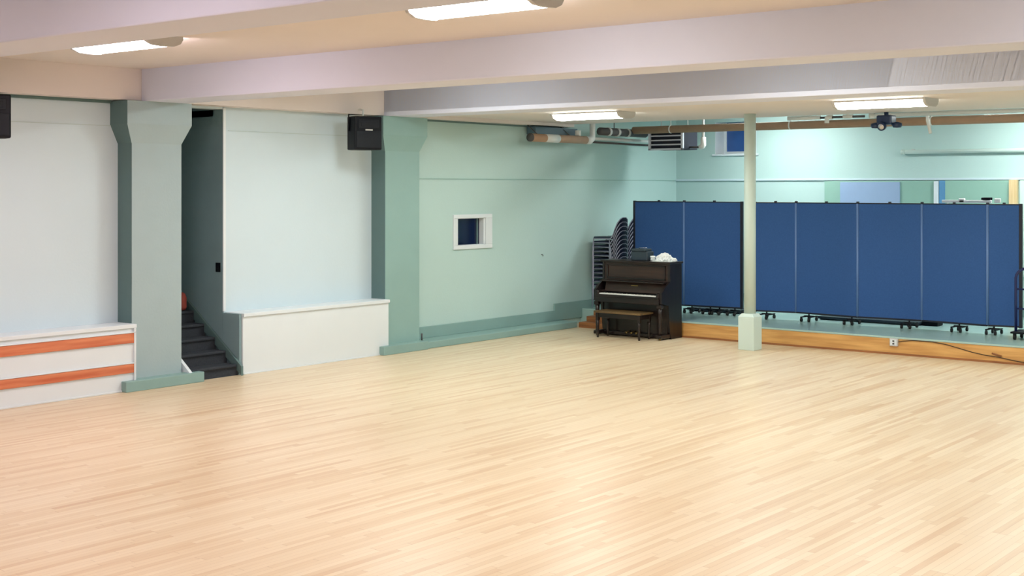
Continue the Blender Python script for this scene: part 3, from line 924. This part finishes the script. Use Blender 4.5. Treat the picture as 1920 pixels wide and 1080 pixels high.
for v in bm_.verts:
    n = v.co.normalized()
    k = 1 + .25 * math.sin(6 * n.x + 4 * n.z) * math.cos(7 * n.y)
    v.co = Vector((n.x * .045 * k, n.y * .05 * k, max(-.022, n.z * .04 * k)))
mb = MB(); mb._merge(bm_, False)
bmesh.ops.translate(mb.bm, vec=(19.42, 11.86, ZT + .022), verts=mb.bm.verts)
tag(mb.build('tissue', M['white_plastic'], None, (19.42, 11.86, ZT)), 'small crumpled white tissue at the right end of the piano lid', 'tissue')

# piano bench
bx_, by0, by1 = (18.68, 19.06), 12.08, 13.0
t = thing('piano_bench', 'wooden piano bench with worn brown top before the keyboard', 'bench', (18.87, 12.54, 0))
MB().box((bx_[0] - .02, by0 - .02, .43), (bx_[1] + .02, by1 + .02, .465), .008).build('seat', M['bench_top'], t)
q = MB()
q.box((bx_[0] + .02, by0 + .02, .35), (bx_[0] + .045, by1 - .02, .43), .004); q.box((bx_[1] - .045, by0 + .02, .35), (bx_[1] - .02, by1 - .02, .43), .004)
q.box((bx_[0] + .02, by0 + .02, .35), (bx_[1] - .02, by0 + .045, .43), .004); q.box((bx_[0] + .02, by1 - .045, .35), (bx_[1] - .02, by1 - .02, .43), .004)
q.build('apron', M['piano'], t)
for x in (bx_[0] + .035, bx_[1] - .035):
    for y in (by0 + .035, by1 - .035):
        q = MB()
        q.box((x - .028, y - .028, .30), (x + .028, y + .028, .43), .004)
        q.tube([(x, y, .0), (x, y, .06), (x, y, .25), (x, y, .30)], [.018, .021, .027, .027], 10)
        q.build('leg', M['piano'], t)

# ------------------------------------------------------------------ outlet and cable on the riser
t = thing('outlet_box', 'white outlet box on the wooden stage riser', 'outlet', (19.6, 8.0, .13))
MB().box((XS - .055, 7.935, .135), (XS - .012, 8.065, .255), .006).build('box', M['grey_metal'], t)
MB().box((XS - .062, 7.95, .15), (XS - .054, 8.05, .24), .003).build('face_plate', M['white_paint'], t)
q = MB()
for z in (.175, .215):
    q.box((XS - .066, 7.985, z - .012), (XS - .061, 8.015, z + .012), .002)
q.build('socket', M['pipe_dark'], t)
pts = []
ctrl = [(7.94, .205), (7.85, .225), (7.7, .243), (7.4, .244), (7.2, .222), (7.0, .18), (6.8, .135), (6.6, .105), (6.4, .09), (6.2, .06), (5.9, .03), (5.4, .014), (4.9, .014)]
for (a, za), (b, zb_) in zip(ctrl, ctrl[1:]):
    for k in range(4):
        f = k / 4
        pts.append((XS - .022, a + (b - a) * f, za + (zb_ - za) * f))
tag(MB().tube(pts, .006, 6).build('power_cable', M['cable'], None, (XS - .022, 7.94, .0)), 'thin dark cable drooping along the wooden stage riser', 'cable')
q = MB()
q.tube([(XS - .012, 6.50, .14), (XS - .03, 6.46, .135), (XS - .03, 6.36, .11)], .012, 8)
tag(q.build('cable_clip', M['step_wood'], None, (XS - .012, 6.43, .12)), 'small brown clip on the riser under the blue truck', 'clip')
# tiny bent stub added for a dark scuff on the mint wall
q = MB()
q.tube([(19.25, YW, 1.36), (19.25, YW - .03, 1.36), (19.25, YW - .04, 1.345), (19.25, YW - .035, 1.33)], .007, 8)
tag(q.build('wall_mark', M['pipe_dark'], None, (19.25, YW, 1.35)), 'tiny dark scuff mark on the mint wall between window and chairs', 'mark')
# short rod standing at the foot of the green pier
q = MB()
q.tube([(15.66, 14.30, .11), (15.66, 14.30, .24)], .013, 8)
q.tube([(15.66, 14.30, .11), (15.66, 14.30, .125)], .028, 10)
tag(q.build('door_stop', M['pipe_dark'], None, (15.66, 14.30, .11)), 'short dark rod standing on the curb at the green pier', 'rod')

# ------------------------------------------------------------------ world, camera
wd = bpy.data.worlds.new('world')
scn.world = wd
wd.use_nodes = True
wd.node_tree.nodes['Background'].inputs['Color'].default_value = (0.02, 0.03, 0.06, 1)
wd.node_tree.nodes['Background'].inputs['Strength'].default_value = 0.3

cd = bpy.data.cameras.new('camera')
cam = bpy.data.objects.new('camera', cd)
COL.objects.link(cam)
cd.sensor_fit = 'HORIZONTAL'
cd.sensor_width = 36.0
cd.lens = 2455.0 / 1920 * 36
cd.shift_y = -(540 - 351.3) / 1920
cd.clip_start = 0.05
cd.clip_end = 200
cam.location = (0, 0, 2.6)
yaw = 0.6713
cam.rotation_euler = (math.pi / 2, 0, yaw - math.pi / 2)
scn.camera = cam

scn.view_settings.view_transform = 'Standard'
scn.view_settings.look = 'None'
scn.view_settings.exposure = 0.38
